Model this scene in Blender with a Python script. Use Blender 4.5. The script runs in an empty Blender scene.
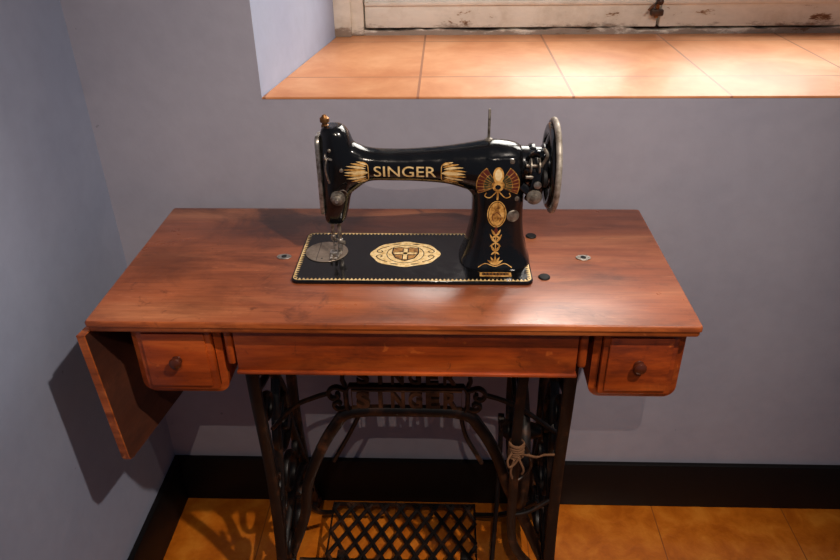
import bpy, bmesh, math, random
from mathutils import Vector, Matrix, noise
from mathutils.bvhtree import BVHTree
from mathutils.geometry import tessellate_polygon
random.seed(4)
SC=bpy.context.scene
COL=SC.collection
H=0.85   # height of the table top above the floor
try:
    SC.view_settings.view_transform='Standard'
    SC.view_settings.look='None'
except Exception: pass

# ------------------------------------------------------------ materials
def srgb(r,g,b):
    def c(v):
        v/=255.0
        return v/12.92 if v<=0.04045 else ((v+0.055)/1.055)**2.4
    return (c(r),c(g),c(b),1)
def mat(name,col,rough=.5,metal=0,coat=0,coatr=.1,spec=.5):
    m=bpy.data.materials.new(name);m.use_nodes=True
    b=m.node_tree.nodes['Principled BSDF']
    b.inputs['Base Color'].default_value=col
    b.inputs['Roughness'].default_value=rough
    b.inputs['Metallic'].default_value=metal
    b.inputs['Coat Weight'].default_value=coat
    b.inputs['Coat Roughness'].default_value=coatr
    b.inputs['Specular IOR Level'].default_value=spec
    return m
def N(m,t,**k):
    n=m.node_tree.nodes.new(t)
    for a,v in k.items(): setattr(n,a,v)
    return n
def L(m,a,b): m.node_tree.links.new(a,b)
def ramp(m,fac,stops):
    r=N(m,'ShaderNodeValToRGB')
    e=r.color_ramp.elements
    while len(e)<len(stops): e.new(.5)
    for i,(p,c) in enumerate(stops):
        e[i].position=p;e[i].color=c
    L(m,fac,r.inputs[0]);return r.outputs[0]
def coords(m,scale,rot=(0,0,0),kind='Object'):
    tc=N(m,'ShaderNodeTexCoord');mp=N(m,'ShaderNodeMapping')
    mp.inputs['Scale'].default_value=scale;mp.inputs['Rotation'].default_value=rot
    L(m,tc.outputs[kind],mp.inputs[0]);return mp.outputs[0]
def noise_t(m,vec,scale,detail=4,rough=.55,dist=0):
    n=N(m,'ShaderNodeTexNoise');n.inputs['Scale'].default_value=scale
    n.inputs['Detail'].default_value=detail;n.inputs['Roughness'].default_value=rough
    n.inputs['Distortion'].default_value=dist;L(m,vec,n.inputs['Vector']);return n.outputs['Fac']
def bump(m,h,strength=.1,dist=.002):
    b=N(m,'ShaderNodeBump');b.inputs['Strength'].default_value=strength
    b.inputs['Distance'].default_value=dist
    L(m,h,b.inputs['Height']);L(m,b.outputs[0],m.node_tree.nodes['Principled BSDF'].inputs['Normal'])
def mixc(m,fac,a,b,mode='MIX'):
    x=N(m,'ShaderNodeMix',data_type='RGBA',blend_type=mode)
    if isinstance(fac,(int,float)): x.inputs[0].default_value=fac
    else: L(m,fac,x.inputs[0])
    for s,v in ((6,a),(7,b)):
        if isinstance(v,tuple): x.inputs[s].default_value=v
        else: L(m,v,x.inputs[s])
    return x.outputs[2]
def setc(m,c): L(m,c,m.node_tree.nodes['Principled BSDF'].inputs['Base Color'])
def setr(m,c): L(m,c,m.node_tree.nodes['Principled BSDF'].inputs['Roughness'])
def G(v): return (v,v,v,1)
def math_(m,op,a,b):
    n=N(m,'ShaderNodeMath',operation=op)
    for i,v in enumerate((a,b)):
        if isinstance(v,(int,float)): n.inputs[i].default_value=v
        else: L(m,v,n.inputs[i])
    return n.outputs[0]

def wood(name,dark,mid,light,rough=.4,axis=0,coat=.25,streak=.35,worn=.6,k=1.0,stain=.5,patches=(),scr=.45):
    m=mat(name,mid,rough,0,coat,.3)
    s=[9*k,9*k,9*k];s[axis]=1.3*k
    v=coords(m,tuple(s))
    f=noise_t(m,v,1.6,6,.6,.5)
    c=ramp(m,f,[(.28,dark),(.5,mid),(.72,light)])
    s2=[90,90,90];s2[axis]=4
    f2=noise_t(m,coords(m,tuple(s2)),3,3,.6)
    c2=ramp(m,f2,[(.32,(.62,.56,.50,1)),(.58,(1,1,1,1))])
    c=mixc(m,streak,c,c2,'MULTIPLY')
    s3=[1.6,1.6,1.6];s3[axis]=.8
    f3=noise_t(m,coords(m,tuple(s3)),5.0*k,8,.68,.5)
    c3=ramp(m,f3,[(.34,(.42,.36,.32,1)),(.48,(.95,.94,.92,1)),(.7,(1.22,1.2,1.16,1))])
    c=mixc(m,worn,c,c3,'MULTIPLY')
    f4=noise_t(m,coords(m,(1,1,1)),15*k,8,.75,.8)
    c=mixc(m,ramp(m,f4,[(.58,G(0)),(.69,G(stain))]),c,(dark[0]*.45,dark[1]*.45,dark[2]*.5,1))
    f5=noise_t(m,coords(m,(4,40,4),(0,0,.5)),5,3,.7,.2)
    c=mixc(m,ramp(m,f5,[(.66,G(0)),(.70,G(scr))]),c,(min(1,light[0]*1.3),min(1,light[1]*1.45),light[2]*1.6,1))
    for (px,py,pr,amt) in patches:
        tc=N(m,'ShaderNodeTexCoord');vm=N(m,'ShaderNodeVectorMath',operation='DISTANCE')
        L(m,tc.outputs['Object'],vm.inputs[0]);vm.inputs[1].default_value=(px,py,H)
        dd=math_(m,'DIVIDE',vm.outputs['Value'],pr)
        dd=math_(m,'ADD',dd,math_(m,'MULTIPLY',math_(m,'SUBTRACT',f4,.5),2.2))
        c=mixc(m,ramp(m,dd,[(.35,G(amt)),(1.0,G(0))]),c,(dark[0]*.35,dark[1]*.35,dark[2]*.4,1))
    setc(m,c);bump(m,f2,.08,.0006)
    setr(m,ramp(m,f3,[(.3,G(rough+.16)),(.7,G(rough-.06))]))
    return m
M={}
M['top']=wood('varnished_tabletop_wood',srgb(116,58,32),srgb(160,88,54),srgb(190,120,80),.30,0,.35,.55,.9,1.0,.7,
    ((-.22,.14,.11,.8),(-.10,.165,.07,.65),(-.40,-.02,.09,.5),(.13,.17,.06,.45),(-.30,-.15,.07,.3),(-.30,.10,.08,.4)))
M['apron']=wood('orange_brown_wood',srgb(92,30,6),srgb(164,68,20),srgb(200,98,36),.34,0,.3,.4,.8,1.6,.7,(),.3)
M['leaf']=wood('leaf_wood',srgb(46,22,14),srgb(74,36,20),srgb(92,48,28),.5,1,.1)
M['edge']=wood('edge_wood',srgb(108,46,16),srgb(170,84,34),srgb(212,122,64),.38,0,.2,.4,.8,2.4)
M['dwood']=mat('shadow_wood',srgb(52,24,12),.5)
M['knob']=mat('dark_knob_wood',srgb(78,32,14),.35,0,.3)
def iron(name,a,b,c_):
    m=mat(name,b,.45,.3)
    f=noise_t(m,coords(m,(1,1,1)),24,6,.65)
    setc(m,ramp(m,f,[(.38,a),(.55,b),(.75,c_)]))
    bump(m,f,.3,.001);return m
M['iron']=iron('aged_cast_iron',srgb(12,9,8),srgb(28,19,15),srgb(96,58,34))
M['rust']=iron('worn_brown_iron',srgb(40,26,18),srgb(88,60,42),srgb(128,90,62))
def japan():
    m=mat('black_japanned_enamel',(.004,.004,.0045,1),.14,0,.0,.06,.55)
    f=noise_t(m,coords(m,(1,1,1)),60,4,.6)
    setr(m,ramp(m,f,[(.4,G(.10)),(.75,G(.26))]))
    return m
M['black']=japan()
def gold(name,a,b,c):
    m=mat(name,b,.45,.2)
    f=noise_t(m,coords(m,(1,1,1)),140,4,.6)
    setc(m,ramp(m,f,[(.36,a),(.5,b),(.7,c)]))
    return m
M['gold']=gold('gold_decal',srgb(150,100,40),srgb(208,154,78),srgb(236,190,116))
M['dgold']=gold('worn_gold_decal',srgb(96,60,24),srgb(168,116,52),srgb(206,156,88))
M['cream']=gold('pale_gold_decal',srgb(204,164,98),srgb(236,202,140),srgb(250,224,172))
M['red']=mat('red_decal',srgb(84,30,20),.4)
M['green']=mat('green_decal',srgb(34,46,28),.4)
def steel(name,c1,c2,rough,metal=.9,sc=90):
    m=mat(name,c1,rough,metal)
    f=noise_t(m,coords(m,(1,1,1)),sc,5,.65)
    setc(m,ramp(m,f,[(.35,c2),(.6,c1)]))
    setr(m,ramp(m,f,[(.3,G(rough+.2)),(.7,G(rough))]))
    return m
M['steel']=steel('worn_nickel_steel',srgb(190,184,176),srgb(112,100,88),.30)
M['oldsteel']=steel('tarnished_steel',srgb(150,142,130),srgb(80,68,58),.4,.75)
M['plate']=steel('throat_plate_steel',srgb(158,142,126),srgb(118,102,88),.34,.7,30)
M['rimsteel']=steel('worn_silver_rim',srgb(186,176,162),srgb(104,90,76),.48,.45,60)
M['brass']=steel('aged_brass',srgb(176,126,76),srgb(92,58,34),.35)
M['dark']=mat('dark_hole',(.004,.003,.003,1),.8)
M['rubber']=mat('black_rubber',(.008,.007,.007,1),.6,0,0,.1,.3)
M['cord']=mat('brown_cord',srgb(110,74,46),.85)

def wallmat(name,c1,c2,c3):
    m=mat(name,c1,.62,0,0,.1,.3)
    f=noise_t(m,coords(m,(1,1,1)),2.2,5,.55)
    c=ramp(m,f,[(.32,c2),(.5,c1),(.72,c3)])
    f2=noise_t(m,coords(m,(1,1,1)),30,4,.6)
    c=mixc(m,.5,c,ramp(m,f2,[(.3,G(.9)),(.6,G(1))]),'MULTIPLY')
    f4=noise_t(m,coords(m,(1,1,1)),55,2,.5)
    c=mixc(m,ramp(m,f4,[(.775,G(0)),(.79,G(.5))]),c,srgb(96,90,100))
    setc(m,c)
    f3=noise_t(m,coords(m,(1,1,1)),16,6,.6)
    bump(m,f3,.22,.005);return m
M['wall']=wallmat('lavender_grey_plaster',srgb(156,153,165),srgb(148,146,159),srgb(164,160,171))
M['wallb']=wallmat('blue_lit_plaster',srgb(144,150,170),srgb(136,143,164),srgb(152,157,176))  # bluish cast of the light put into the left wall's colour
M['reveal']=wallmat('lit_reveal_plaster',srgb(162,172,198),srgb(154,164,192),srgb(170,180,204))  # bright light on the window reveal painted in as paler, bluer plaster
def tilemat(name,sx,sy,offx,offy,c1,c2,c3,groutc,rough,swirl,coat,mort=.0028,sc=6,bs=.25):
    m=mat(name,c1,rough,0,coat,.15)
    f=noise_t(m,coords(m,(1,1,1)),sc,7,.62,swirl)
    c=ramp(m,f,[(.34,c2),(.5,c1),(.66,c3)])
    br=N(m,'ShaderNodeTexBrick');br.offset=0;br.squash=1
    tc=N(m,'ShaderNodeTexCoord');mp=N(m,'ShaderNodeMapping');mp.inputs['Location'].default_value=(offx,offy,0)
    L(m,tc.outputs['Object'],mp.inputs[0]);L(m,mp.outputs[0],br.inputs['Vector'])
    br.inputs['Scale'].default_value=1;br.inputs['Brick Width'].default_value=sx;br.inputs['Row Height'].default_value=sy
    br.inputs['Mortar Size'].default_value=mort;br.inputs['Mortar Smooth'].default_value=.3
    br.inputs['Color1'].default_value=(1,1,1,1);br.inputs['Color2'].default_value=(.86,.84,.82,1)
    c=mixc(m,.8,c,br.outputs['Color'],'MULTIPLY')
    c=mixc(m,br.outputs['Fac'],c,groutc)
    setc(m,c)
    bump(m,f,bs,.004)
    return m
M['floor']=tilemat('glazed_orange_floor',.33,.33,.04,.1,srgb(206,112,26),srgb(184,94,18),srgb(222,132,40),srgb(150,80,28),.24,.3,.5,.0015,16,.8)
M['sill']=tilemat('terracotta_sill_tile',.29,.33,-.03,-.58,srgb(214,146,98),srgb(200,128,80),srgb(226,164,118),srgb(160,104,72),.5,.3,.05,.0026,7)
M['base']=mat('dark_baseboard',srgb(12,9,9),.55,0,0,.1,.2)
def oldpaint():
    m=mat('peeling_cream_paint',srgb(220,212,198),.6)
    f=noise_t(m,coords(m,(1.2,3,3)),9,8,.7,.2)
    c=ramp(m,f,[(.33,srgb(110,72,44)),(.365,srgb(180,160,134)),(.38,srgb(214,208,196)),(.6,srgb(228,222,210))])
    f2=noise_t(m,coords(m,(1,1,1)),6,6,.7)
    c=mixc(m,.5,c,ramp(m,f2,[(.36,(.70,.62,.52,1)),(.5,(1,1,1,1))]),'MULTIPLY')
    tc=N(m,'ShaderNodeTexCoord');sp=N(m,'ShaderNodeSeparateXYZ');L(m,tc.outputs['Object'],sp.inputs[0])
    zz=math_(m,'ADD',sp.outputs[2],math_(m,'MULTIPLY',math_(m,'SUBTRACT',f,.5),.10))
    c=mixc(m,ramp(m,math_(m,'MULTIPLY',zz,10),[(.10,G(.7)),(.22,G(0))]),c,srgb(96,64,42))
    setc(m,c);bump(m,f,.4,.003);return m
M['paint']=oldpaint()
def glassm():
    m=bpy.data.materials.new('window_glass');m.use_nodes=True;nt=m.node_tree
    nt.nodes.remove(nt.nodes['Principled BSDF'])
    t=nt.nodes.new('ShaderNodeBsdfTransparent');g=nt.nodes.new('ShaderNodeBsdfGlossy');g.inputs['Roughness'].default_value=.02
    mx=nt.nodes.new('ShaderNodeMixShader');mx.inputs[0].default_value=.08
    nt.links.new(t.outputs[0],mx.inputs[1]);nt.links.new(g.outputs[0],mx.inputs[2])
    nt.links.new(mx.outputs[0],nt.nodes['Material Output'].inputs[0]);return m
M['glass']=glassm()

# ------------------------------------------------------------ mesh builder
class MB:
    def __init__(s): s.v=[];s.f=[];s.m=[];s.sm=[];s.mats=[]
    def mi(s,k):
        if k not in s.mats: s.mats.append(k)
        return s.mats.index(k)
    def add(s,vs,fs,k,smooth=True):
        o=len(s.v);i=s.mi(k)
        s.v+= [Vector(a) for a in vs]
        for f in fs: s.f.append([a+o for a in f]);s.m.append(i);s.sm.append(smooth)
    def bm(s,bm,k,smooth=True):
        bm.verts.index_update()
        s.add([v.co.copy() for v in bm.verts],[[v.index for v in f.verts] for f in bm.faces],k,smooth);bm.free()
    def box(s,x0,x1,y0,y1,z0,z1,k,bev=0,seg=2):
        bm=bmesh.new();bmesh.ops.create_cube(bm,size=1)
        for v in bm.verts:
            v.co=Vector(((x0+x1)/2+v.co.x*(x1-x0),(y0+y1)/2+v.co.y*(y1-y0),(z0+z1)/2+v.co.z*(z1-z0)))
        if bev>0: bmesh.ops.bevel(bm,geom=bm.edges[:],offset=bev,segments=seg,affect='EDGES',profile=.5)
        s.bm(bm,k,bev>0)
    def lathe(s,prof,o,axis,k,seg=24,scale=(1,1)):
        a=Vector(axis).normalized();u=a.orthogonal().normalized();w=a.cross(u);o=Vector(o)
        vs=[];fs=[];n=len(prof)
        for r,h in prof:
            for j in range(seg):
                t=2*math.pi*j/seg
                vs.append(o+a*h+u*(r*math.cos(t))+w*(r*math.sin(t)))
        for i in range(n-1):
            for j in range(seg):
                j2=(j+1)%seg
                fs.append([i*seg+j,i*seg+j2,(i+1)*seg+j2,(i+1)*seg+j])
        fs.append(list(range(seg))[::-1]);fs.append([ (n-1)*seg+j for j in range(seg)])
        s.add(vs,fs,k)
    def cyl(s,p0,p1,r0,r1,k,seg=16):
        p0=Vector(p0);p1=Vector(p1);d=(p1-p0).length
        s.lathe([(r0,0),(r1,d)],p0,p1-p0,k,seg)
    def torus(s,o,axis,R,r,k,seg=48,ms=10,rx=None):
        a=Vector(axis).normalized();u=a.orthogonal().normalized();w=a.cross(u);o=Vector(o);rx=rx or r
        vs=[];fs=[]
        for i in range(seg):
            t=2*math.pi*i/seg;d=u*math.cos(t)+w*math.sin(t)
            for j in range(ms):
                p=2*math.pi*j/ms
                vs.append(o+d*(R+r*math.cos(p))+a*(rx*math.sin(p)))
        for i in range(seg):
            for j in range(ms):
                i2=(i+1)%seg;j2=(j+1)%ms
                fs.append([i*ms+j,i2*ms+j,i2*ms+j2,i*ms+j2])
        s.add(vs,fs,k)
    def sweep(s,pts,side,w,h,k,closed=False,cs=8,res=6,smoothpath=True):
        P=[Vector(p) for p in pts]
        if smoothpath and len(P)>2: P=catmull(P,closed,res)
        n=len(P);side=Vector(side).normalized();vs=[];fs=[]
        for i,p in enumerate(P):
            if closed: t=P[(i+1)%n]-P[i-1]
            else: t=P[min(i+1,n-1)]-P[max(i-1,0)]
            t.normalize();nn=t.cross(side).normalized()
            q=i/(n-1)
            hh=h if not isinstance(h,(list,tuple)) else h[0]+(h[1]-h[0])*q
            ww=w if not isinstance(w,(list,tuple)) else w[0]+(w[1]-w[0])*q
            for j in range(cs):
                a=2*math.pi*(j+.5)/cs;ca,sa=math.cos(a),math.sin(a)
                e=.6
                vs.append(p+side*(ww/2*math.copysign(abs(ca)**e,ca))+nn*(hh/2*math.copysign(abs(sa)**e,sa)))
        m=n if closed else n-1
        for i in range(m):
            i2=(i+1)%n
            for j in range(cs):
                j2=(j+1)%cs
                fs.append([i*cs+j,i2*cs+j,i2*cs+j2,i*cs+j2])
        if not closed:
            fs.append(list(range(cs)));fs.append([(n-1)*cs+j for j in range(cs)][::-1])
        s.add(vs,fs,k)
    def prism(s,poly,fn,a,b,k,bev=0,seg=2,smooth=False,sidek=None):
        bm=bmesh.new()
        va=[bm.verts.new(fn(p[0],p[1],a)) for p in poly];vb=[bm.verts.new(fn(p[0],p[1],b)) for p in poly]
        f1=bm.faces.new(va);f2=bm.faces.new(vb[::-1]);n=len(poly)
        for i in range(n): bm.faces.new([va[i],vb[i],vb[(i+1)%n],va[(i+1)%n]])
        bmesh.ops.recalc_face_normals(bm,faces=bm.faces[:])
        if bev>0:
            es=[e for e in bm.edges if (e.verts[0] in va)==(e.verts[1] in va) ]
            bmesh.ops.bevel(bm,geom=es,offset=bev,segments=seg,affect='EDGES',profile=.5)
        st=len(s.f)
        bm.faces.ensure_lookup_table()
        big=sorted(range(len(bm.faces)),key=lambda i:-bm.faces[i].calc_area())[:2]
        s.bm(bm,k,smooth)
        if sidek:
            mi=s.mi(sidek)
            for i in range(st,len(s.f)):
                if (i-st) not in big: s.m[i]=mi
    def loft(s,secs,k,cap=True):
        n=len(secs[0]);vs=[];fs=[]
        for c in secs: vs+=c
        for i in range(len(secs)-1):
            for j in range(n):
                j2=(j+1)%n
                fs.append([i*n+j,i*n+j2,(i+1)*n+j2,(i+1)*n+j])
        fs.append(list(range(n))[::-1]);fs.append([(len(secs)-1)*n+j for j in range(n)])
        s.add(vs,fs,k)
    def mesh(s,name,o=(0,0,0)):
        me=bpy.data.meshes.new(name);o=Vector(o)
        me.from_pydata([tuple(v-o) for v in s.v],[],s.f)
        for k in s.mats: me.materials.append(M[k])
        for i,p in enumerate(me.polygons):
            p.material_index=s.m[i];p.use_smooth=s.sm[i]
        bm=bmesh.new();bm.from_mesh(me);bmesh.ops.recalc_face_normals(bm,faces=bm.faces[:]);bm.to_mesh(me);bm.free()
        try: me.set_sharp_from_angle(angle=math.radians(40))
        except Exception: pass
        me.update();return me
def catmull(P,closed,res):
    out=[];n=len(P);m=n if closed else n-1
    for i in range(m):
        p1=P[i];p2=P[(i+1)%n]
        p0=P[i-1] if (closed or i>0) else p1*2-p2
        p3=P[(i+2)%n] if (closed or i+2<n) else p2*2-p1
        for j in range(res):
            t=j/res
            out.append(.5*((2*p1)+(p2-p0)*t+(2*p0-5*p1+4*p2-p3)*t*t+(3*p1-p0-3*p2+p3)*t**3))
    if not closed: out.append(P[-1].copy())
    return out
def obj(name,mb,parent=None,origin=None,label=None):
    o=Vector(origin) if origin is not None else (Vector(parent['_w']) if parent else Vector((0,0,0)))
    ob=bpy.data.objects.new(name,mb.mesh(name,o))
    COL.objects.link(ob)
    if parent:
        ob.parent=parent;ob.location=o-Vector(parent['_w'])
    else: ob.location=o
    ob['_w']=tuple(o)
    if label: ob['label']=label
    return ob
def empty(name,loc,label,cat,parent=None):
    e=bpy.data.objects.new(name,None);e.empty_display_size=.05;COL.objects.link(e)
    e.location=loc;e['_w']=tuple(loc)
    if label:e['label']=label
    if cat:e['category']=cat
    return e
def struct(ob,label=None,cat=None):
    ob['kind']='structure'
    if label: ob['label']=label
    if cat: ob['category']=cat
def rrect(x0,x1,y0,y1,r,n=6):
    pts=[]
    for cx,cy,a0 in ((x1-r,y1-r,0),(x0+r,y1-r,90),(x0+r,y0+r,180),(x1-r,y0+r,270)):
        for i in range(n+1):
            a=math.radians(a0+90*i/n);pts.append((cx+r*math.cos(a),cy+r*math.sin(a)))
    return pts

# ------------------------------------------------------------ room
XL=-.605;YW=.44;ZS=H+.216;YWIN=1.0
XR=2.3;XN=-.265;XN2=-.185;XNR=1.35;ZT=2.5;ZTOP=2.9;TH=.62
mb=MB()
mb.box(XL-.15,XN,YW,YW+TH,0,ZTOP,'wall')
mb.box(XN,XNR,YW,YW+TH,0,ZS-.005,'wall')
mb.box(XNR,XR,YW,YW+TH,0,ZTOP,'wall')
mb.box(XN,XNR,YW,YW+TH,ZT,ZTOP,'wall')
mb.prism([(XN,YW+.0005),(XN2,YW+TH),(XN,YW+TH)],lambda x,y,z:Vector((x,y,z)),ZS-.005,ZT,'reveal')
w=obj('wall_back',mb);struct(w,'lavender grey plastered wall with a deep window recess','wall')
mb=MB();mb.box(XL-.15,XL,-2.2,YW,0,ZTOP,'wallb')
w=obj('wall_left',mb);struct(w,'grey plastered side wall, colour tinted for bluish light','wall')
mb=MB();mb.box(XL-.15,XR,-2.2,YW+TH,-.1,0,'floor')
w=obj('floor',mb);struct(w,'glossy orange brown glazed floor','floor')
# sill
mb=MB()
mb.prism([(XN+.001,YW-.0005),(XNR,YW-.0005),(XNR,YW+TH),(XN2+.001,YW+TH)],lambda x,y,z:Vector((x,y,z)),ZS-.005,ZS,'sill',.0015,2,True)
w=obj('trim_1',mb);struct(w,'terracotta tiled window sill','window sill')
mb=MB();mb.box(XL,XR,YW-.014,YW,0,.144,'base',.003);w=obj('baseboard_back',mb);struct(w,'dark painted baseboard','baseboard')
mb=MB();mb.box(XL,XL+.014,-2.2,YW-.014,0,.144,'base',.003);w=obj('baseboard_left',mb);struct(w,'dark painted baseboard','baseboard')

# window
win=empty('window_1',(.5,YWIN,ZS),'old cream painted wooden casement window with peeling paint','window');win['kind']='structure'
mb=MB();z0=ZS
mb.box(-.200,-.125,YWIN-.02,YWIN+.06,z0,ZT,'paint',.004)
mb.box(-.200,-.155,YWIN-.034,YWIN-.02,z0,ZT,'paint',.003)
mb.box(XNR-.06,XNR,YWIN-.02,YWIN+.06,z0,ZT,'paint',.004)
mb.box(-.13,XNR-.06,YWIN+.012,YWIN+.06,z0,z0+.03,'dwood',.004)
pts=[(-.125,0)];x=-.125
while x<XNR-.07:
    pts.append((x,.009+.012*max(0,noise.noise(Vector((x*9,3,0)))+.25)+.005*noise.noise(Vector((x*40,1,0)))));x+=.012
pts.append((XNR-.07,0))
mb.prism(pts,lambda x,z,y:Vector((x,y,z0+max(z,0.0))),YWIN-.014,YWIN+.02,'paint')
mb.box(-.13,XNR-.06,YWIN,YWIN+.06,ZT-.05,ZT,'paint',.004)
obj('window_frame',mb,win)
def casement(x0,x1):
    mb=MB()
    yb=YWIN-.012
    mb.box(x0,x1,yb,yb+.04,z0+.017,z0+.086,'paint',.003)
    mb.box(x0,x1,yb-.006,yb+.01,z0+.070,z0+.082,'paint',.004)
    mb.box(x0,x1,yb+.003,yb+.04,z0+.091,z0+.15,'paint',.004,3)
    mb.box(x0,x1,yb+.012,yb+.04,z0+.084,z0+.092,'dwood')
    mb.box(x0,x1,yb,yb+.04,ZT-.12,ZT-.055,'paint',.003)
    mb.box(x0,x0+.055,yb,yb+.04,z0+.15,ZT-.12,'paint',.003)
    mb.box(x1-.055,x1,yb,yb+.04,z0+.15,ZT-.12,'paint',.003)
    s=obj('window_sash',mb,win)
    mb=MB();mb.box(x0+.05,x1-.05,yb+.018,yb+.022,z0+.145,ZT-.11,'glass');obj('window_pane',mb,s)
casement(-.122,.605);casement(.612,XNR-.063)
mb=MB()
mb.cyl((.60,YWIN-.022,z0+.04),(.60,YWIN-.022,z0+.4),.005,.005,'brass',10)
mb.box(.585,.615,YWIN-.03,YWIN-.013,z0+.045,z0+.060,'rust',.003)
mb.box(.588,.612,YWIN-.03,YWIN-.013,z0+.10,z0+.12,'rust',.003)
mb.lathe([(.004,0),(.008,.004),(.008,.012),(.003,.016)],(.60,YWIN-.03,z0+.08),(0,-1,0),'rust',12)
mb.sweep([(.60,YWIN-.035,z0+.08),(.585,YWIN-.038,z0+.072),(.575,YWIN-.036,z0+.060)],(0,1,0),.005,.006,'rust')
obj('window_bolt',mb,win,label='rusty metal window bolt')

# ------------------------------------------------------------ sewing table
W2=.4622;D=.41
tab=empty('sewing_table',(0,D/2,0),'reddish brown wooden treadle sewing table on black cast iron stand','sewing table')
mb=MB()
sec=[]
for off,z in ((.008,-.0205),(.003,-.0195),(.002,-.017),(.002,-.011),(.0,-.0095),(.0,-.003),(.001,-.0008),(.002,0)):
    sec.append([Vector((x,y,H+z)) for x,y in rrect(-W2-.002+off,W2+.002-off,-.002+off,D-off,.004,3)])
mb.loft(sec,'edge')
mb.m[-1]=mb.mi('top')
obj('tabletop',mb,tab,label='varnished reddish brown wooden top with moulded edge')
mb=MB()
mb.box(-.248,.290,.020,.036,H-.107,H-.0215,'apron',.003)
mb.box(-.250,.292,.016,.030,H-.112,H-.106,'apron',.002)
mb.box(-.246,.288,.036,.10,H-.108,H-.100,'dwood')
obj('front_panel',mb,tab,label='orange brown front apron panel')
mb=MB()
for x0,x1 in ((-.264,-.2505),(.2925,.306)):
    mb.box(x0,x1,.022,.36,H-.098,H-.0215,'apron',.005,3)
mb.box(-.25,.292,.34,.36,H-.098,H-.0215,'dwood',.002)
obj('support_rail',mb,tab)
def drawer(x0,x1,mirror):
    zb=H-.158;zt=H-.0215
    def U(i,r):
        a=x0+i;b=x1-i;z=zb+i
        p=[(a,zt)]
        for k in range(7):
            t=math.radians(180+90*k/6);p.append((a+r+r*math.cos(t),z+r+r*math.sin(t)))
        for k in range(7):
            t=math.radians(270+90*k/6);p.append((b-r+r*math.cos(t),z+r+r*math.sin(t)))
        p.append((b,zt));return p
    o=U(0,.020);i=U(.011,.012)
    mb=MB()
    fn=lambda x,z,y:Vector((x,y,z))
    vs=[];fs=[];n=len(o)
    for ring in ((o,.03),(i,.026),(i,.39),(o,.39)):
        vs+=[fn(p[0],p[1],ring[1]) for p in ring[0]]
    for rr in range(4):
        r2=(rr+1)%4
        for k in range(n-1): fs.append([rr*n+k,rr*n+k+1,r2*n+k+1,r2*n+k])
    fs.append([0,n,2*n,3*n]);fs.append([n-1,2*n-1,3*n-1,4*n-1])
    mb.add(vs,fs,'apron',True)
    obj('drawer_casing',mb,tab)
    mb=MB()
    fx0=x0+.0125;fx1=x1-.0125;fz0=zb+.0135;fz1=zt-.003
    mb.prism(rrect(fx0,fx1,fz0,fz1,.004,3),fn,.018,.032,'apron',.002,2,True)
    mb.prism(rrect(fx0+.009,fx1-.009,fz0+.009,fz1-.009,.002,2),fn,.0145,.0185,'apron',.0012,2,True)
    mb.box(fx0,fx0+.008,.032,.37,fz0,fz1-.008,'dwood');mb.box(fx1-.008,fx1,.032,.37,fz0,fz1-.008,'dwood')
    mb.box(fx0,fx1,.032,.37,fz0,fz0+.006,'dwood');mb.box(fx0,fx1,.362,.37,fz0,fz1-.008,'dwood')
    d=obj('drawer',mb,tab,label='orange brown drawer with turned knob')
    cx=(x0+x1)/2;cz=(fz0+fz1)/2+.001
    mb=MB();mb.lathe([(.0085,0),(.008,.0015),(.0055,.0025),(.0055,.004),(.0088,.006),(.0102,.009),(.0090,.012),(.005,.014),(.001,.0145)],(cx,.0145,cz),(0,-1,0),'knob',24)
    obj('knob',mb,d,label='small dark turned wooden knob')
drawer(-.413,-.270,0);drawer(.315,.455,1)
# drop leaf, swung slightly inward at the back
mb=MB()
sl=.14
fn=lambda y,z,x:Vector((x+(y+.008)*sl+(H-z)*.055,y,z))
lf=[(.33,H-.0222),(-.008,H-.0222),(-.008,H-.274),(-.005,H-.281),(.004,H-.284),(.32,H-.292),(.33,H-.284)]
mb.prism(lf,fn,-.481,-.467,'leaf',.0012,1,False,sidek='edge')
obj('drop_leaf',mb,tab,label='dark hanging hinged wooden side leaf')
for y in (.12,.26):
    mb=MB()
    x=-.466+(y+.008)*sl+.001
    mb.cyl((x+.002,y-.02,H-.0245),(x+.002,y+.02,H-.0245),.0028,.0028,'brass',10)
    mb.box(x+.002,x+.02,y-.02,y+.02,H-.0235,H-.0208,'brass')
    obj('hinge',mb,tab)
for (x,y) in ((-.199,.206),(.322,.208)):
    mb=MB()
    e=[(x+.0130*math.cos(a*math.pi/12),y+.0095*math.sin(a*math.pi/12)) for a in range(24)]
    mb.prism(e,lambda a,b,z:Vector((a,b,z)),H+.0001,H+.0014,'steel',.0004,1,True)
    e=[(x+.0048*math.cos(a*math.pi/8),y+.0050*math.sin(a*math.pi/8)) for a in range(16)]
    mb.prism(e,lambda a,b,z:Vector((a,b,z)),H+.0012,H+.0018,'dark')
    for s in (-1,1): mb.lathe([(.0013,0),(.001,.0006)],(x+s*.009,y,H+.0013),(0,0,1),'oldsteel',8)
    obj('keyhole_plate',mb,tab,label='oval metal keyhole plate')
for (x,y) in ((.240,.289),(.247,.140)):
    mb=MB();mb.lathe([(.0098,0),(.0098,.0015),(.0085,.0028),(.004,.0032),(.001,.0032)],(x,y,H+.0002),(0,0,1),'rubber',20)
    obj('button_stop',mb,tab,label='small flat black round stop')

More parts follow.
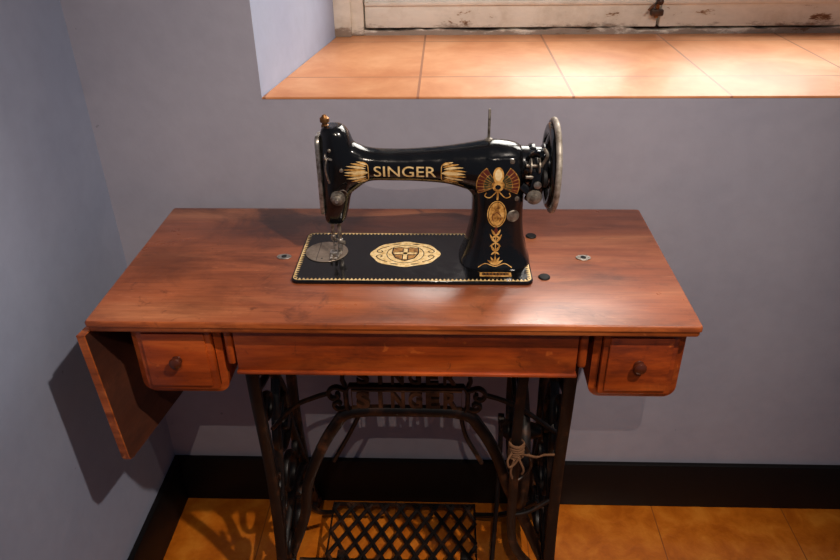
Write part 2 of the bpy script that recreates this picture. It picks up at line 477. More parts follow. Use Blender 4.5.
# ---- iron stand
stand=bpy.data.objects.new('iron_stand',None);COL.objects.link(stand);stand.parent=tab;stand['_w']=tab['_w'];stand.empty_display_size=.05
stand['label']='ornate black cast iron treadle stand'
def frame(X):
    mb=MB();S=(1,0,0)
    P=lambda l:[(X,y,H+z) for y,z in l]
    mb.box(X-.016,X+.016,.05,.36,H-.108,H-.0985,'iron',.003)
    mb.sweep(P([(.075,-.10),(.080,-.22),(.092,-.36),(.092,-.48),(.078,-.62),(.045,-.74),(.02,-.80),(.0,-.825)]),S,.022,.018,'iron')
    mb.sweep(P([(.345,-.10),(.340,-.22),(.322,-.36),(.320,-.48),(.340,-.62),(.372,-.74),(.395,-.80),(.405,-.825)]),S,.022,.018,'iron')
    mb.sweep(P([(.09,-.13),(.16,-.20),(.24,-.32),(.27,-.45),(.33,-.60)]),S,.018,.014,'iron')
    mb.sweep(P([(.33,-.13),(.26,-.20),(.18,-.32),(.15,-.45),(.09,-.60)]),S,.018,.014,'iron')
    mb.sweep(P([(.075,-.63),(.15,-.60),(.21,-.585),(.27,-.60),(.345,-.63)]),S,.018,.014,'iron')
    mb.sweep(P([(.045,-.745),(.13,-.715),(.21,-.705),(.29,-.715),(.375,-.745)]),S,.018,.014,'iron')
    mb.sweep(P([(.08,-.20),(.13,-.215),(.21,-.225),(.29,-.215),(.34,-.20)]),S,.014,.010,'iron')
    for (y,z,r) in ((.21,-.385,.058),(.21,-.17,.035),(.21,-.52,.04),(.125,-.27,.024),(.295,-.27,.024),(.21,-.65,.04),(.14,-.67,.026),(.28,-.67,.026),(.125,-.15,.020),(.295,-.15,.020),(.125,-.53,.024),(.295,-.53,.024)):
        mb.torus((X,y,H+z),S,r,.005,'iron',24,8,.008)
    for k in range(6):
        a=k*math.pi/3
        mb.cyl((X,.21,H-.385),(X,.21+.056*math.cos(a),H-.385+.056*math.sin(a)),.005,.004,'iron',8)
    mb.lathe([(.014,-.014),(.016,-.008),(.016,.008),(.014,.014)],(X,.21,H-.385),S,'iron',16)
    for s in (-1,1):
        c=.21+s*.09
        mb.sweep(P([(c,-.42),(c+s*.012,-.45),(c+s*.004,-.48),(c-s*.014,-.47),(c-s*.012,-.45)]),S,.010,.008,'iron')
        mb.sweep(P([(.21+s*.11,-.12),(.21+s*.075,-.15),(.21+s*.085,-.19),(.21+s*.10,-.18)]),S,.010,.008,'iron')
    for y in (.0,.405):
        mb.lathe([(.012,-.009),(.0165,-.006),(.0165,.006),(.012,.009)],(X,y+(.002 if y else -.002),.0168),S,'iron',18)
        mb.sweep([(X,y,H-.81),(X,y,.017)],S,.028,.010,'iron',smoothpath=False)
    return mb
XF0,XF1=-.246,.296
for X in (XF0,XF1):
    obj('side_frame',frame(X),stand,origin=(X,.21,0),label='scrolled cast iron side frame')
# centre brace with lettering
mb=MB();YB=.14;S=(0,1,0);q_=.927
px0,px1,pz0,pz1=-.099,.1265,-.293,-.232
P=lambda l:[(x,YB,H+z) for x,z in l]
ol=[(px0+.008,pz0),(px1-.008,pz0),(px1,pz0+.014),(px1,pz1-.014),(px1-.008,pz1),(px0+.008,pz1),(px0,pz1-.014),(px0,pz0+.014)]
mb.sweep(P(ol),S,.014,.009,'iron',closed=True,smoothpath=False)
mb.sweep(P([(px0+.011,pz0+.009),(px1-.011,pz0+.009),(px1-.011,pz1-.009),(px0+.011,pz1-.009)]),S,.010,.005,'rust',closed=True,smoothpath=False)
mb.sweep(P([(px0,pz1),(px0-.004,pz1+.018),(px0+.012,pz1+.040),(.014,pz1+.046),(px1-.012,pz1+.040),(px1+.004,pz1+.018),(px1,pz1)]),S,.012,.008,'iron')
for s,px in ((-1,px0),(1,px1)):
    mb.sweep(P([(px,-.242),(px+s*.020,-.236),(px+s*.032,-.248),(px+s*.026,-.262),(px+s*.014,-.258),(px+s*.016,-.249)]),S,.012,.008,'iron')
    mb.sweep(P([(px,-.284),(px+s*.016,-.288),(px+s*.024,-.278),(px+s*.016,-.270),(px+s*.010,-.276)]),S,.012,.007,'iron')
def cv(l): return [(.0826+(x-.0826)*q_,.594+(z-.594)*q_) for x,z in l]
mb.sweep(P([(XF0,-.70)]+cv([(-.228,-.67),(-.212,-.57),(-.180,-.48),(-.142,-.405),(-.105,-.366),(.007,-.360),(.120,-.366),(.158,-.405),(.194,-.48),(.222,-.57),(.262,-.67)])+[(XF1,-.70)]),S,.018,.022,'iron')
mb.sweep(P(cv([(px0+.01,-.372),(-.115,-.43),(-.150,-.50)])),S,.010,.008,'iron')
mb.sweep(P(cv([(px1-.01,-.372),(.130,-.43),(.163,-.50)])),S,.010,.008,'iron')
mb.sweep(P([(px0-.03,-.25),(-.16,-.262),(-.20,-.285),(XF0,-.34)]),S,.010,.008,'iron')
mb.sweep(P([(px1+.03,-.25),(.19,-.262),(.23,-.285),(XF1,-.34)]),S,.010,.008,'iron')
def textmesh(body,size=1,bold=.0,ext=0):
    cu=bpy.data.curves.new('t','FONT');cu.body=body;cu.size=size;cu.offset=bold;cu.extrude=ext;cu.resolution_u=4
    ob=bpy.data.objects.new('t',cu);COL.objects.link(ob)
    dg=bpy.context.evaluated_depsgraph_get();dg.update()
    me=bpy.data.meshes.new_from_object(ob.evaluated_get(dg))
    bpy.data.objects.remove(ob);return me
def fittext(body,x0,x1,z0,z1,bold=.02,ext=0):
    me=textmesh(body,1,bold,ext)
    xs=[v.co.x for v in me.vertices];ys=[v.co.y for v in me.vertices]
    a,b,c,d=min(xs),max(xs),min(ys),max(ys)
    vs=[(x0+(v.co.x-a)/(b-a)*(x1-x0),z0+(v.co.y-c)/(d-c)*(z1-z0),v.co.z) for v in me.vertices]
    fs=[list(p.vertices) for p in me.polygons];bpy.data.meshes.remove(me);return vs,fs
def spaced(word,x0,x1,z0,z1,ext,dep,fill=.74,bold=.03,k='iron'):
    n=len(word);cw=(x1-x0)/n
    for i,ch in enumerate(word):
        f=fill if ch!='I' else .24
        c=x0+cw*(i+.5)
        vs,fs=fittext(ch,c-cw*f/2,c+cw*f/2,z0,z1,bold,.02)
        mb.add([Vector((x,YB-.001-y*dep/.02*.5,H+z)) for x,z,y in vs],fs,k,False)
spaced('SINGER',px0+.016,px1-.016,pz0+.0105,pz1-.0105,.02,.009,.80,.04,'rust')
spaced('SINGER',px0+.018,px1-.018,pz1+.006,pz1+.038,.02,.006)
obj('centre_brace',mb,stand,label='cast iron brace with raised lettering')
# flywheel
mb=MB();fc=Vector((.236,.25,H-.435));A=(1,0,0)
mb.torus(fc,A,.150,.008,'iron',56,10,.011)
for k in range(6):
    a=k*math.pi/3+.3
    d=Vector((0,math.cos(a),math.sin(a)))
    mb.sweep([fc+d*.015,fc+d*.08+Vector((0,-math.sin(a),math.cos(a)))*.012,fc+d*.146],A,.010,.010,'iron')
mb.lathe([(.012,-.03),(.022,-.02),(.022,.02),(.012,.05)],fc,A,'iron',20)
mb.cyl(fc+Vector((-.028,.0,0)),fc+Vector((-.028,.035,.0)),.007,.007,'iron',10)
obj('flywheel',mb,stand,label='cast iron drive wheel')
mb=MB()
mb.sweep([(.205,.285,H-.435),(.203,.24,H-.55),(.19,.16,H-.76)],A,.010,.010,'iron')
mb.lathe([(.012,-.006),(.012,.006)],(.205,.285,H-.435),A,'iron',14)
obj('pitman_rod',mb,stand)
mb=MB()
mb.sweep([(.222,.085,H-.106),(.214,.082,H-.25),(.214,.082,H-.42),(.222,.085,H-.58),(.27,.085,H-.66),(XF1,.075,H-.665)],(0,1,0),.012,.018,'iron')
mb.sweep([(.214,.082,H-.30),(.235,.084,H-.33),(.245,.09,H-.37),(.235,.09,H-.40),(.216,.082,H-.41)],(0,1,0),.008,.007,'iron')
mb.sweep([(.216,.082,H-.50),(.25,.084,H-.49),(XF1,.092,H-.46)],(0,1,0),.008,.009,'iron')
guard=obj('dress_guard',mb,stand,label='curved iron guard rod')
# treadle pad
mb=MB()
tx0,tx1,ty0,ty1=-.182,.158,.045,.325
def tp(x,y): return Vector((x,y,H-.748+(y-.325)*.10))
mb.sweep([tp(tx0,ty0),tp(tx1,ty0),tp(tx1,ty1),tp(tx0,ty1)],(0,0,1),.012,.006,'iron',closed=True,smoothpath=False)
def clipline(c,s):
    pts=[]
    for x in (tx0,tx1):
        y=x*s-c
        if ty0<=y<=ty1: pts.append((x,y))
    for y in (ty0,ty1):
        x=(y+c)/s
        if tx0<x<tx1: pts.append((x,y))
    return pts[:2] if len(pts)>=2 else None
for s in (1.5,-1.5):
    c=-1.0
    while c<1.0:
        l=clipline(c,s)
        if l: mb.sweep([tp(*l[0]),tp(*l[1])],(0,0,1),.010,.0085,'iron',smoothpath=False)
        c+=.060
mb.cyl((XF0,.19,H-.785),(XF1,.19,H-.785),.007,.007,'iron',12)
for x in (-.15,.13): mb.box(x-.008,x+.008,.18,.20,H-.79,H-.757,'iron',.002)
for x0_,x1_ in ((tx0,XF0+.01),(tx1,XF1-.01)):
    mb.sweep([tp(x0_,.30),Vector(((x0_+x1_)/2,.26,H-.70)),Vector((x1_,.21,H-.60))],(0,1,0),.012,.012,'iron')
obj('treadle_pedal',mb,stand,label='cast iron foot pedal with diamond lattice')
# cord tied round the guard rod
mb=MB()
Kx=lambda x,y,z:(x,y,z+.115)
for k in range(6):
    mb.torus(Kx(.2145,.082,H-.428-k*.0055),(.08*(-1)**k,.05,1),.0125,.0030,'cord',20,8)
for pts in ([(.206,.070,H-.44),(.198,.062,H-.452),(.202,.060,H-.466),(.212,.064,H-.460),(.218,.066,H-.448)],
            [(.220,.070,H-.445),(.234,.062,H-.438),(.250,.066,H-.446),(.266,.078,H-.452),(.285,.085,H-.458)],
            [(.210,.067,H-.455),(.205,.064,H-.48),(.209,.066,H-.50)],
            [(.220,.067,H-.455),(.228,.064,H-.475),(.226,.066,H-.488)]):
    mb.sweep([Kx(*p) for p in pts],(0,1,0),.004,.004,'cord',cs=8)
obj('cord',mb,stand,label='brown cord knotted around the guard rod')

# ------------------------------------------------------------ sewing machine
B=H+.0006
mc=empty('sewing_machine',(.02,.205,B),'black enamelled antique sewing machine with gold decals on wooden table','sewing machine')
YC=.205
class Decal:
    def __init__(s): s.items=[]
    def poly(s,pts,k,lay=0):
        tris=tessellate_polygon([[Vector((p[0],p[1],0)) for p in pts]])
        s.items.append(([(p[0],p[1]) for p in pts],[list(t) for t in tris],k,lay))
    def raw(s,vs,fs,k,lay=0): s.items.append(([(v[0],v[1]) for v in vs],fs,k,lay))
    def petal(s,x,y,l,w,ang,k,lay=0,curl=0,n=10):
        a=math.radians(ang);L_=[];R_=[]
        for i in range(n+1):
            t=i/n;hw=w/2*math.sin(math.pi*t**.8)**.9 if 0<t<1 else 0
            cu=curl*t*t*l
            L_.append((t*l,cu+hw));R_.append((t*l,cu-hw))
        pts=L_+R_[-2:0:-1]
        s.poly([(x+p[0]*math.cos(a)-p[1]*math.sin(a),y+p[0]*math.sin(a)+p[1]*math.cos(a)) for p in pts],k,lay)
    def sector(s,x,y,r0,r1,a0,a1,k,lay=0,n=10,sx=1,ky=1):
        vs=[];fs=[]
        for i in range(n+1):
            a=math.radians(a0+(a1-a0)*i/n)
            vs+=[(x+sx*r0*math.cos(a),y+ky*r0*math.sin(a)),(x+sx*r1*math.cos(a),y+ky*r1*math.sin(a))]
        for i in range(n): fs.append([2*i,2*i+2,2*i+3,2*i+1])
        s.raw(vs,fs,k,lay)
    def ell(s,x,y,rx,ry,k,lay=0,n=28): s.poly([(x+rx*math.cos(2*math.pi*i/n),y+ry*math.sin(2*math.pi*i/n)) for i in range(n)],k,lay)
    def ring(s,x,y,rx,ry,w,k,lay=0,n=36):
        vs=[];fs=[]
        for i in range(n):
            c,d=math.cos(2*math.pi*i/n),math.sin(2*math.pi*i/n)
            vs+=[(x+rx*c,y+ry*d),(x+(rx-w)*c,y+(ry-w)*d)]
        for i in range(n):
            j=(i+1)%n;fs.append([2*i,2*j,2*j+1,2*i+1])
        s.raw(vs,fs,k,lay)
    def line(s,pts,w,k,lay=0,closed=False,taper=0):
        P=[Vector((p[0],p[1],0)) for p in pts]
        if not closed and len(P)>2: P=catmull(P,False,5)
        n=len(P);vs=[];fs=[]
        for i in range(n):
            t=(P[(i+1)%n]-P[i-1]) if closed else (P[min(i+1,n-1)]-P[max(i-1,0)])
            t.normalize();nn=Vector((-t.y,t.x,0))*w/2*(1-taper*abs(2*i/(n-1)-1) if taper else 1)
            vs+=[(P[i]+nn)[:2],(P[i]-nn)[:2]]
        for i in range(n if closed else n-1):
            j=(i+1)%n;fs.append([2*i,2*j,2*j+1,2*i+1])
        s.raw(vs,fs,k,lay)
    def drape(s,mb,fn,cut=None):
        for vs,fs,k,lay in s.items:
            bm=bmesh.new();V=[bm.verts.new((v[0],v[1],0)) for v in vs]
            for f in fs:
                try: bm.faces.new([V[i] for i in f])
                except Exception: pass
            if cut:
                for ax in (0,1):
                    lo=min(v[ax] for v in vs);hi=max(v[ax] for v in vs)
                    p=math.floor(lo/cut)*cut+cut
                    while p<hi:
                        co=[0,0,0];co[ax]=p;no=[0,0,0];no[ax]=1
                        bmesh.ops.bisect_plane(bm,geom=bm.verts[:]+bm.edges[:]+bm.faces[:],plane_co=co,plane_no=no)
                        p+=cut
            bm.verts.index_update()
            out=[];ok=[]
            for v in bm.verts:
                r=fn(v.co.x,v.co.y,lay);ok.append(r is not None);out.append(r or Vector())
            faces=[[v.index for v in f.verts] for f in bm.faces]
            faces=[f for f in faces if all(ok[i] for i in f)]
            used=sorted({i for f in faces for i in f});mp={u:i for i,u in enumerate(used)}
            mb.add([out[u] for u in used],[[mp[i] for i in f] for f in faces],k,True);bm.free()

# bed plate
mb=MB()
bx0,bx1,by0,by1=-.170,.2265,.113,.289
sec=[]
for off,z in ((.001,0),(0,.001),(0,.0045),(.0012,.006)):
    sec.append([Vector((x,y,B+z)) for x,y in rrect(bx0+off,bx1-off,by0+off,by1-off,.012,6)])
mb.loft(sec,'black')
ZB=B+.006
d=Decal()
def along(pts,step):
    n=len(pts);res=[];acc=0;nxt=0
    for i in range(n):
        a=Vector(pts[i]);b=Vector(pts[(i+1)%n]);l=(b-a).length
        while nxt<=acc+l:
            t=(nxt-acc)/l if l>0 else 0
            res.append((a.lerp(b,t),(b-a).normalized()));nxt+=step
        acc+=l
    return res
for k_,(p,t) in enumerate(along(rrect(bx0+.006,bx1-.006,by0+.006,by1-.006,.008,4),.0066)):
    nn=Vector((-t.y,t.x))
    d.poly([tuple(p+t*.0026-nn*.002),tuple(p+nn*.0038),tuple(p-t*.0026-nn*.002)],'cream')
d.line(rrect(bx0+.0034,bx1-.0034,by0+.0034,by1-.0034,.010,6),.0015,'cream',closed=True)
# medallion: wide oval with shield and cross
mx,my=.014,.207
out=[]
for i in range(96):
    a=2*math.pi*i/96
    k=1+.025*math.cos(8*a)
    c,s_=math.cos(a),math.sin(a)
    out.append((mx+.060*k*math.copysign(abs(c)**1.1,c),my+.045*k*s_))
d.poly(out,'cream',0)
for s in (-1,1):
    for t in (-1,1):
        d.line([(mx+s*.030,my+t*.028),(mx+s*.042,my+t*.021),(mx+s*.050,my+t*.010),(mx+s*.045,my+t*.004),(mx+s*.040,my+t*.008),(mx+s*.043,my+t*.012)],.0018,'black',1)
        d.petal(mx+s*.010,my+t*.037,.016,.0030,-8*t if s>0 else 180+8*t,'black',1)
d.ring(mx,my,.033,.0325,.0014,'black',1)
sh=[(mx-.023,my+.021),(mx-.008,my+.024),(mx,my+.021),(mx+.008,my+.024),(mx+.023,my+.021),(mx+.024,my+.002),(mx+.017,my-.016),(mx,my-.026),(mx-.017,my-.016),(mx-.024,my+.002)]
d.poly(sh,'black',3)
d.poly([(mx+(x-mx)*.91,my+(y-my)*.91) for x,y in sh],'dgold',4)
w_=.0105
d.poly([(mx-w_/2,my-.0205),(mx+w_/2,my-.0205),(mx+w_/2,my+.018),(mx-w_/2,my+.018)],'black',5)
d.poly([(mx-.0205,my+.001-w_/2),(mx+.0205,my+.001-w_/2),(mx+.0205,my+.001+w_/2),(mx-.0205,my+.001+w_/2)],'black',5)
w_=.0070
d.poly([(mx-w_/2,my-.020),(mx+w_/2,my-.020),(mx+w_/2,my+.018),(mx-w_/2,my+.018)],'cream',6)
d.poly([(mx-.0195,my+.001-w_/2),(mx+.0195,my+.001-w_/2),(mx+.0195,my+.001+w_/2),(mx-.0195,my+.001+w_/2)],'cream',6)
d.drape(mb,lambda x,y,l:Vector((x,y,ZB+.0002+l*.00012)))
bedo=obj('bed_plate',mb,mc,label='glossy black flat bed with gold border and medallion')
mb=MB();cx,cy=-.124,.212
e=[(cx+.037*math.cos(a*math.pi/24),cy+.037*math.sin(a*math.pi/24)) for a in range(48)]
mb.prism(e,lambda a,b,z:Vector((a,b,z)),ZB+.0002,ZB+.0016,'plate',.0004,1,True)
d=Decal()
d.line([(cx-.014,cy+.034),(cx-.014,cy-.034)],.0008,'dark')
d.poly([(cx+.006,cy-.007),(cx+.022,cy-.007),(cx+.022,cy+.007),(cx+.006,cy+.007)],'steel',1)
for k in (-.0035,0,.0035): d.poly([(cx+.008,cy+k-.0006),(cx+.020,cy+k-.0006),(cx+.020,cy+k+.0006),(cx+.008,cy+k+.0006)],'dark',2)
d.ell(cx-.005,cy-.026,.0018,.0018,'dark',1);d.ell(cx+.012,cy+.024,.0022,.0022,'dark',1)
d.drape(mb,lambda x,y,l:Vector((x,y,ZB+.0018+l*.0001)))
obj('slide_plate',mb,bedo,label='round steel throat plate')
mb=MB()
mb.box(.140,.192,.130,.143,ZB+.0002,ZB+.0012,'gold',.0004,1)
mb.box(.144,.188,.1325,.1405,ZB+.0012,ZB+.0015,'brass')
for i in range(7): mb.box(.1465+i*.0055,.1490+i*.0055,.134,.139,ZB+.0015,ZB+.0018,'dark')
obj('serial_plate',mb,bedo,label='small brass serial plate')

def sup(n,ex):
    r=[]
    for i in range(n):
        a=2*math.pi*i/n;c,s=math.cos(a),math.sin(a)
        r.append((math.copysign(abs(c)**(2/ex),c),math.copysign(abs(s)**(2/ex),s)))
    return r
mb=MB()
def interp(rows,n=4):
    P=rows;out=[]
    for i in range(len(P)-1):
        p0=P[max(i-1,0)];p1=P[i];p2=P[i+1];p3=P[min(i+2,len(P)-1)]
        for j in range(n):
            t=j/n
            out.append(tuple(.5*((2*b)+(c-a)*t+(2*a-5*b+4*c-d_)*t*t+(3*b-a-3*c+d_)*t**3) for a,b,c,d_ in zip(p0,p1,p2,p3)))
    out.append(tuple(P[-1]));return out
arm=[(-.104,.219,.125,.022),(-.082,.221,.118,.026),(-.062,.208,.132,.027),(-.040,.199,.146,.026),(.0,.1965,.147,.026),(.04,.198,.146,.027),(.085,.202,.142,.029),(.12,.207,.132,.034),(.155,.2125,.12,.037),(.186,.210,.12,.037),(.202,.203,.13,.034),(.212,.188,.15,.025)]
secs=[]
for x,zt,zb,dy in interp(arm):
    secs.append([Vector((x,YC+c*dy,B+(zt+zb)/2+s*(zt-zb)/2)) for c,s in sup(32,2.4)])
mb.loft(secs,'black')
pil=[(.002,.106,.228,.054),(.008,.107,.227,.053),(.020,.112,.222,.047),(.045,.119,.216,.042),(.085,.126,.211,.039),(.13,.126,.211,.039),(.17,.127,.210,.038),(.195,.134,.205,.034)]
secs=[]
for z,x0,x1,dy in interp(pil):
    secs.append([Vector(((x0+x1)/2+c*(x1-x0)/2,YC+s*dy,B+z)) for c,s in sup(32,3.4)])
mb.loft(secs,'black')
head=[(.070,-.115,-.091,.014),(.076,-.119,-.085,.018),(.095,-.120,-.079,.022),(.12,-.1205,-.073,.024),(.15,-.120,-.063,.026),(.19,-.119,-.062,.027),(.217,-.117,-.068,.026),(.231,-.115,-.075,.022),(.238,-.110,-.083,.015)]
secs=[]
for z,x0,x1,dy in interp(head):
    secs.append([Vector(((x0+x1)/2+c*(x1-x0)/2,YC+s*dy,B+z)) for c,s in sup(32,2.8)])
mb.loft(secs,'black')
def fil(cx,cz,r,qx,qz,dy):
    pts=[(cx,cz)];
    for i in range(9):
        a=math.pi/2*i/8
        pts.append((cx+qx*r*(1-math.sin(a)),cz+qz*r*(1-math.cos(a))))
    mb.prism(pts,lambda x,z,y:Vector((x,y,B+z)),YC-dy,YC+dy,'black')
fil(.132,.150,.042,-1,-1,.026)
fil(-.078,.155,.040,1,-1,.018)
fil(-.080,.190,.036,1,1,.018)
tmp=bpy.data.objects.new('tmp',mb.mesh('tmp'));COL.objects.link(tmp)
r=tmp.modifiers.new('r','REMESH');r.mode='VOXEL';r.voxel_size=.0019
sm=tmp.modifiers.new('s','SMOOTH');sm.factor=.5;sm.iterations=10
dg=bpy.context.evaluated_depsgraph_get();dg.update()
ev=bpy.data.meshes.new_from_object(tmp.evaluated_get(dg))
bvh=BVHTree.FromPolygons([v.co.copy() for v in ev.vertices],[list(p.vertices) for p in ev.polygons])
mb=MB()
mb.add([v.co.copy() for v in ev.vertices],[list(p.vertices) for p in ev.polygons],'black',True)
bpy.data.objects.remove(tmp)
d=Decal()
vs,fs=fittext('SINGER',-.0315,.068,.1605,.1785,.004)
d.raw(vs,fs,'cream')
def wing(x,z,s):
    # outstretched wing: broad root at the outer end of the lettering, tapering tip rows
    d.petal(x-s*.002,z,.040,.006,0 if s>0 else 180,'cream',1)
    for t in (1,-1):
        for i,(x1,z1,ln,w) in enumerate(((.003,.0030,.036,.0042),(.003,.0065,.032,.0040),(.002,.0098,.026,.0036),(.001,.0128,.018,.0032))):
            an=8+i*5
            d.petal(x+s*x1,z+t*z1,ln,w,(an*t if s>0 else 180-an*t),'gold' if i%2==0 else 'cream',0,-.10*t*s)
        d.line([(x-s*.001,z+t*.001),(x+s*.000,z+t*.012),(x+s*.006,z+t*.0165),(x+s*.014,z+t*.0165)],.0014,'gold',1)
wing(.077,.168,1);wing(-.041,.168,-1)
# pillar winged ornament
lx=.166;lz=.153
for s in (1,-1):
    d.sector(lx,lz-.002,0,.0345,-26,58,'dgold',0,16,s)
    d.sector(lx,lz-.002,.0230,.0330,-24,56,'red',1,16,s)
    d.sector(lx,lz-.002,.0105,.0222,-22,54,'green',1,16,s)
    for a in range(-18,54,12):
        aa=math.radians(a)
        d.line([(lx+s*.012*math.cos(aa),lz-.002+.012*math.sin(aa)),(lx+s*.033*math.cos(aa),lz-.002+.033*math.sin(aa))],.0012,'dgold',2)
    d.line([(lx+s*.002,lz-.012),(lx+s*.012,lz-.022),(lx+s*.020,lz-.020),(lx+s*.018,lz-.014)],.0016,'gold',1)
d.ell(lx,lz+.015,.0085,.0135,'gold',3);d.ell(lx,lz+.016,.0055,.0095,'cream',4)
d.ell(lx,lz-.004,.0085,.0075,'gold',4);d.ell(lx,lz-.004,.0045,.0040,'black',5)
d.line([(lx,lz-.01),(lx,.127)],.0030,'gold',1)
ox,oz=.166,.102
d.ell(ox,oz,.0155,.0235,'gold',0);d.ring(ox,oz,.0138,.0218,.0010,'black',1)
d.petal(ox-.002,oz-.014,.026,.013,84,'dgold',1);d.ell(ox,oz+.011,.0042,.0048,'dgold',2)
for s in (1,-1): d.line([(ox,oz+.004),(ox+s*.007,oz-.004),(ox+s*.005,oz-.013)],.0012,'red',2)
d.line([(lx,.078),(lx,.014)],.0012,'gold',0)
for z,l in ((.064,.013),(.052,.017),(.036,.013)):
    for s in (1,-1):
        d.petal(lx,z,l,.0042,90-s*48,'gold',0,s*.25);d.petal(lx,z,l*.7,.003,-90+s*52,'gold',0)
d.petal(lx,.066,.014,.006,90,'red',1)
for a in (-60,-30,0,30,60): d.petal(lx,.014,.015,.004,90+a,'gold',0)
d.line([(.138,.010),(.150,.016),(lx,.012),(.182,.016),(.194,.010)],.0012,'gold',0)
d.line([(-.035,.1545),(.03,.1555),(.09,.152),(.112,.146)],.0007,'gold',0)
def dr(x,z,l):
    h=bvh.ray_cast(Vector((x,-.5,B+z)),Vector((0,1,0)))
    if h[0] is None or h[0].y>YC-.004: return None
    return h[0]+h[1]*(.00025+l*.00012) if h[1].y<0 else h[0]-h[1]*(.00025+l*.00012)
d.drape(mb,dr,.0025)
obj('machine_body',mb,mc,label='glossy black arm and pillar with gold lettering')
def surf(x,z):
    h=bvh.ray_cast(Vector((x,-.5,B+z)),Vector((0,1,0)));return h[0].y if h[0] else YC-.03

mb=MB()
mb.prism(rrect(YC-.0225,YC+.0225,B+.088,B+.224,.013,6),lambda y,z,x:Vector((x,y,z)),-.1235,-.1165,'steel',.0015,2,True)
for z in (.10,.212): mb.lathe([(.004,0),(.004,.002),(.002,.0025)],(-.1235,YC,B+z),(-1,0,0),'oldsteel',12)
obj('face_plate',mb,mc,label='nickel plated end plate')
mb=MB()
mb.lathe([(.006,0),(.006,.006),(.0045,.007),(.0045,.010),(.0075,.011),(.0075,.017),(.005,.0185),(.003,.022),(.001,.0225)],(-.108,YC,B+.232),(0,0,1),'brass',20)
obj('pressure_screw',mb,mc,label='knurled brass top screw')
mb=MB();ty=surf(-.094,.124)
mb.cyl((-.092,ty+.006,B+.124),(-.092,ty-.018,B+.124),.003,.003,'steel',12)
mb.lathe([(.006,0),(.0115,.001),(.0122,.0025),(.0115,.004),(.006,.0045),(.0115,.0055),(.0115,.0075),(.008,.0085),(.008,.013),(.0055,.0145),(.001,.015)],(-.092,ty+.001,B+.124),(0,-1,0),'oldsteel',28)
mb.sweep([(-.092,ty-.008,B+.137),(-.081,ty-.012,B+.142),(-.076,ty-.008,B+.136),(-.078,ty-.003,B+.128)],(0,1,0),.0016,.0016,'steel')
obj('tension_dial',mb,mc,label='small round nickel tension dial')
mb=MB()
mb.sweep([(-.104,YC-.026,B+.150),(-.107,YC-.034,B+.175),(-.104,YC-.032,B+.192),(-.098,YC-.027,B+.190)],(1,0,0),.003,.004,'steel')
mb.torus((-.106,YC-.034,B+.197),(1,0,0),.0045,.0012,'steel',16,6)
obj('take_up_lever',mb,mc,label='nickel take-up lever')
for x,z,r in ((-.10,.205,.0028),(-.083,.172,.0032)):
    mb=MB();mb.lathe([(r,0),(r,.003),(r*.5,.004)],(x,surf(x,z)+.001,B+z),(0,-1,0),'oldsteel',12)
    obj('thread_guide',mb,mc)
mb=MB()
mb.cyl((-.1085,YC-.004,B+.038),(-.1085,YC-.004,B+.080),.0028,.0028,'steel',14)
mb.lathe([(.0036,0),(.0042,.001),(.0042,.009),(.0032,.010)],(-.1085,YC-.004,B+.036),(0,0,1),'steel',14)
mb.cyl((-.1065,YC-.010,B+.041),(-.1025,YC-.013,B+.041),.0025,.0025,'oldsteel',12)
mb.cyl((-.1085,YC-.004,B+.009),(-.1085,YC-.004,B+.038),.0005,.0010,'steel',8)
obj('needle_bar',mb,mc,label='steel needle bar with needle')
mb=MB()
mb.cyl((-.098,YC,B+.024),(-.098,YC,B+.080),.0034,.0034,'steel',14)
mb.lathe([(.0042,0),(.0050,.001),(.0050,.010),(.004,.011)],(-.098,YC,B+.026),(0,0,1),'steel',14)
mb.cyl((-.098,YC-.004,B+.032),(-.0885,YC-.006,B+.032),.0034,.0034,'oldsteel',12)
mb.box(-.102,-.094,YC-.005,YC+.003,B+.012,B+.028,'steel',.0012)
mb.sweep([(-.100,YC-.006,B+.013),(-.102,YC-.014,B+.0095),(-.103,YC-.022,B+.0105),(-.103,YC-.028,B+.014)],(1,0,0),.005,.002,'steel')
mb.sweep([(-.114,YC-.004,B+.0105),(-.113,YC-.014,B+.0095),(-.112,YC-.022,B+.0105),(-.111,YC-.028,B+.014)],(1,0,0),.004,.002,'steel')
mb.box(-.116,-.096,YC-.009,YC-.003,B+.0095,B+.013,'steel',.001)
obj('presser_foot',mb,mc,label='steel presser foot on its bar')
mb=MB()
mb.lathe([(.007,0),(.006,.003),(.0022,.005),(.0022,.049),(.001,.051)],(.151,YC+.004,B+.211),(0,0,1),'oldsteel',12)
obj('spool_pin',mb,mc,label='thin metal spool pin')
mb=MB();sy=surf(.192,.098)
mb.lathe([(.0105,0),(.0105,.0015),(.0090,.0025),(.0085,.0015),(.005,.0022),(.001,.0024)],(.192,sy+.001,B+.098),(0.25,-1,0),'oldsteel',28)
obj('stitch_regulator',mb,mc,label='round nickel regulator disc')
for x,z,r in ((.187,.190,.004),(.197,.128,.0040)):
    mb=MB();mb.lathe([(r,0),(r,.0015),(r*.6,.002)],(x,surf(x,z)+.0005,B+z),(0,-1,0),'oldsteel',12)
    obj('screw',mb,mc)
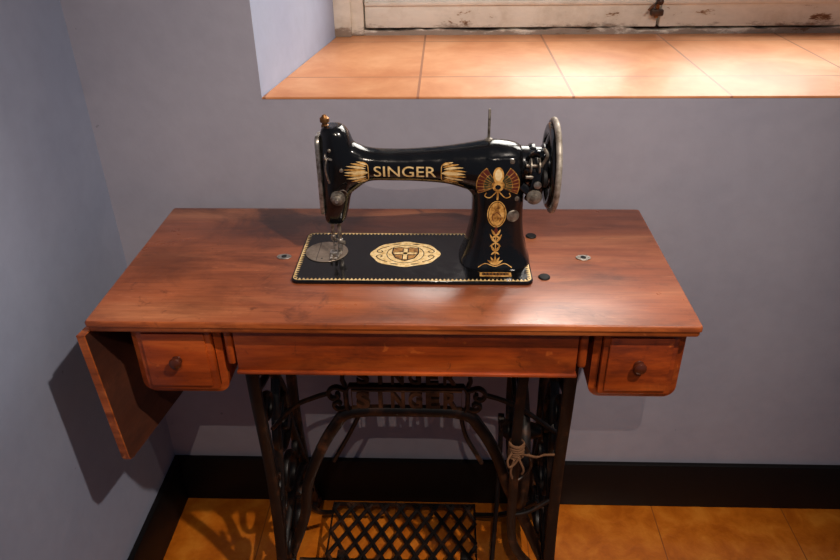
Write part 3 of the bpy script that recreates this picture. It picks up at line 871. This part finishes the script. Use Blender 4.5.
# handwheel
mb=MB();A=(1,0,0);hc=Vector((.2545,YC,B+.170))
mb.cyl((.203,YC,B+.170),(.246,YC,B+.170),.033,.030,'black',28)
mb.lathe([(.035,0),(.036,.003),(.036,.008),(.032,.010)],(.216,YC,B+.170),A,'black',28)
mb.torus(hc,A,.0715,.0055,'rimsteel',64,14,.0048)
mb.torus(hc+Vector((-.006,0,0)),A,.059,.0095,'black',56,10,.0048)
mb.lathe([(.024,-.024),(.036,-.016),(.038,-.004),(.022,.006),(.019,.010)],hc,A,'black',32)
mb.lathe([(.020,.004),(.020,.006),(.018,.008),(.005,.009)],hc,A,'oldsteel',28)
for k in range(5):
    a=k*2*math.pi/5+.5;dd=Vector((0,math.cos(a),math.sin(a)))
    mb.sweep([hc+dd*.022+Vector((-.008,0,0)),hc+dd*.04+Vector((-.010,0,0)),hc+dd*.062+Vector((-.005,0,0))],A,.009,.017,'black')
obj('hand_wheel',mb,mc,label='black spoked hand wheel with worn silver rim')
# bobbin winder
mb=MB()
mb.sweep([(.219,YC-.034,B+.124),(.226,YC-.042,B+.148),(.229,YC-.040,B+.175),(.224,YC-.026,B+.204)],(0,1,0),.014,.022,'black')
mb.sweep([(.214,YC-.030,B+.196),(.224,YC-.040,B+.206),(.236,YC-.042,B+.200),(.238,YC-.042,B+.180)],(0,1,0),.008,.009,'black')
mb.cyl((.208,YC-.043,B+.168),(.243,YC-.043,B+.168),.0035,.0035,'oldsteel',12)
mb.lathe([(.012,0),(.015,.002),(.015,.007),(.012,.009)],(.233,YC-.042,B+.166),A,'rubber',22)
mb.lathe([(.010,0),(.012,.001),(.012,.003),(.004,.004)],(.213,YC-.042,B+.186),A,'oldsteel',20)
mb.lathe([(.010,0),(.012,.001),(.012,.003),(.004,.004)],(.226,YC-.042,B+.186),A,'oldsteel',20)
mb.cyl((.208,YC-.042,B+.186),(.240,YC-.042,B+.186),.0030,.0030,'oldsteel',10)
mb.lathe([(.0045,0),(.0115,.001),(.0125,.003),(.0115,.005),(.006,.006),(.006,.009),(.001,.010)],(.2225,YC-.048,B+.137),(0,-1,0),'oldsteel',24)
mb.lathe([(.004,0),(.006,.001),(.006,.004),(.002,.005)],(.226,YC-.050,B+.158),(0,-1,0),'steel',16)
mb.sweep([(.230,YC-.044,B+.185),(.238,YC-.050,B+.205),(.233,YC-.048,B+.216)],(0,1,0),.004,.005,'oldsteel')
mb.sweep([(.203,YC-.030,B+.150),(.214,YC-.038,B+.142),(.224,YC-.042,B+.137)],(0,1,0),.012,.014,'black')
mb.sweep([(.206,YC-.030,B+.172),(.216,YC-.040,B+.176),(.228,YC-.042,B+.172)],(0,1,0),.012,.012,'black')
obj('bobbin_winder',mb,mc,label='black and nickel bobbin winder bracket')

for o in list(bpy.data.objects):
    if '_w' in o: del o['_w']

# ------------------------------------------------------------ lights
def spot(name,loc,target,energy,col,size,angle,blend=.4):
    l=bpy.data.lights.new(name,'SPOT');l.energy=energy;l.color=col;l.shadow_soft_size=size
    l.spot_size=math.radians(angle);l.spot_blend=blend
    o=bpy.data.objects.new(name,l);COL.objects.link(o);o.location=loc
    o.rotation_euler=(Vector(target)-Vector(loc)).to_track_quat('-Z','Y').to_euler();return o
spot('key_light',(.77,-.78,2.35),(.08,.22,.8),118,(1,.88,.77),.02,66,.9)
spot('second_light',(.08,-1.45,H+1.46),(.15,.4,.55),38,(1,.84,.68),.006,62,.9)
l=bpy.data.lights.new('daylight','AREA');l.energy=62;l.color=(1,.95,.87);l.shape='RECTANGLE';l.size=1.3;l.size_y=1.2
o=bpy.data.objects.new('daylight',l);COL.objects.link(o);o.location=(.85,1.7,ZS+1.0)
o.rotation_euler=(Vector((.6,.70,ZS))-Vector(o.location)).to_track_quat('-Z','Y').to_euler()
wd=bpy.data.worlds.new('w');SC.world=wd;wd.use_nodes=True
bg=wd.node_tree.nodes['Background'];bg.inputs[0].default_value=(.64,.75,1,1);bg.inputs[1].default_value=.12

# ------------------------------------------------------------ camera
cam=bpy.data.cameras.new('camera');cam.sensor_width=36;cam.lens=710.4751*36/840;cam.clip_start=.02
co=bpy.data.objects.new('camera',cam);COL.objects.link(co)
co.matrix_world=Matrix.Translation((.0826,-.8802,H+.5941))@(Matrix.Rotation(.0403,4,'Z')@Matrix.Rotation(math.pi/2-.5316,4,'X')@Matrix.Rotation(-.0139,4,'Z'))
SC.camera=co
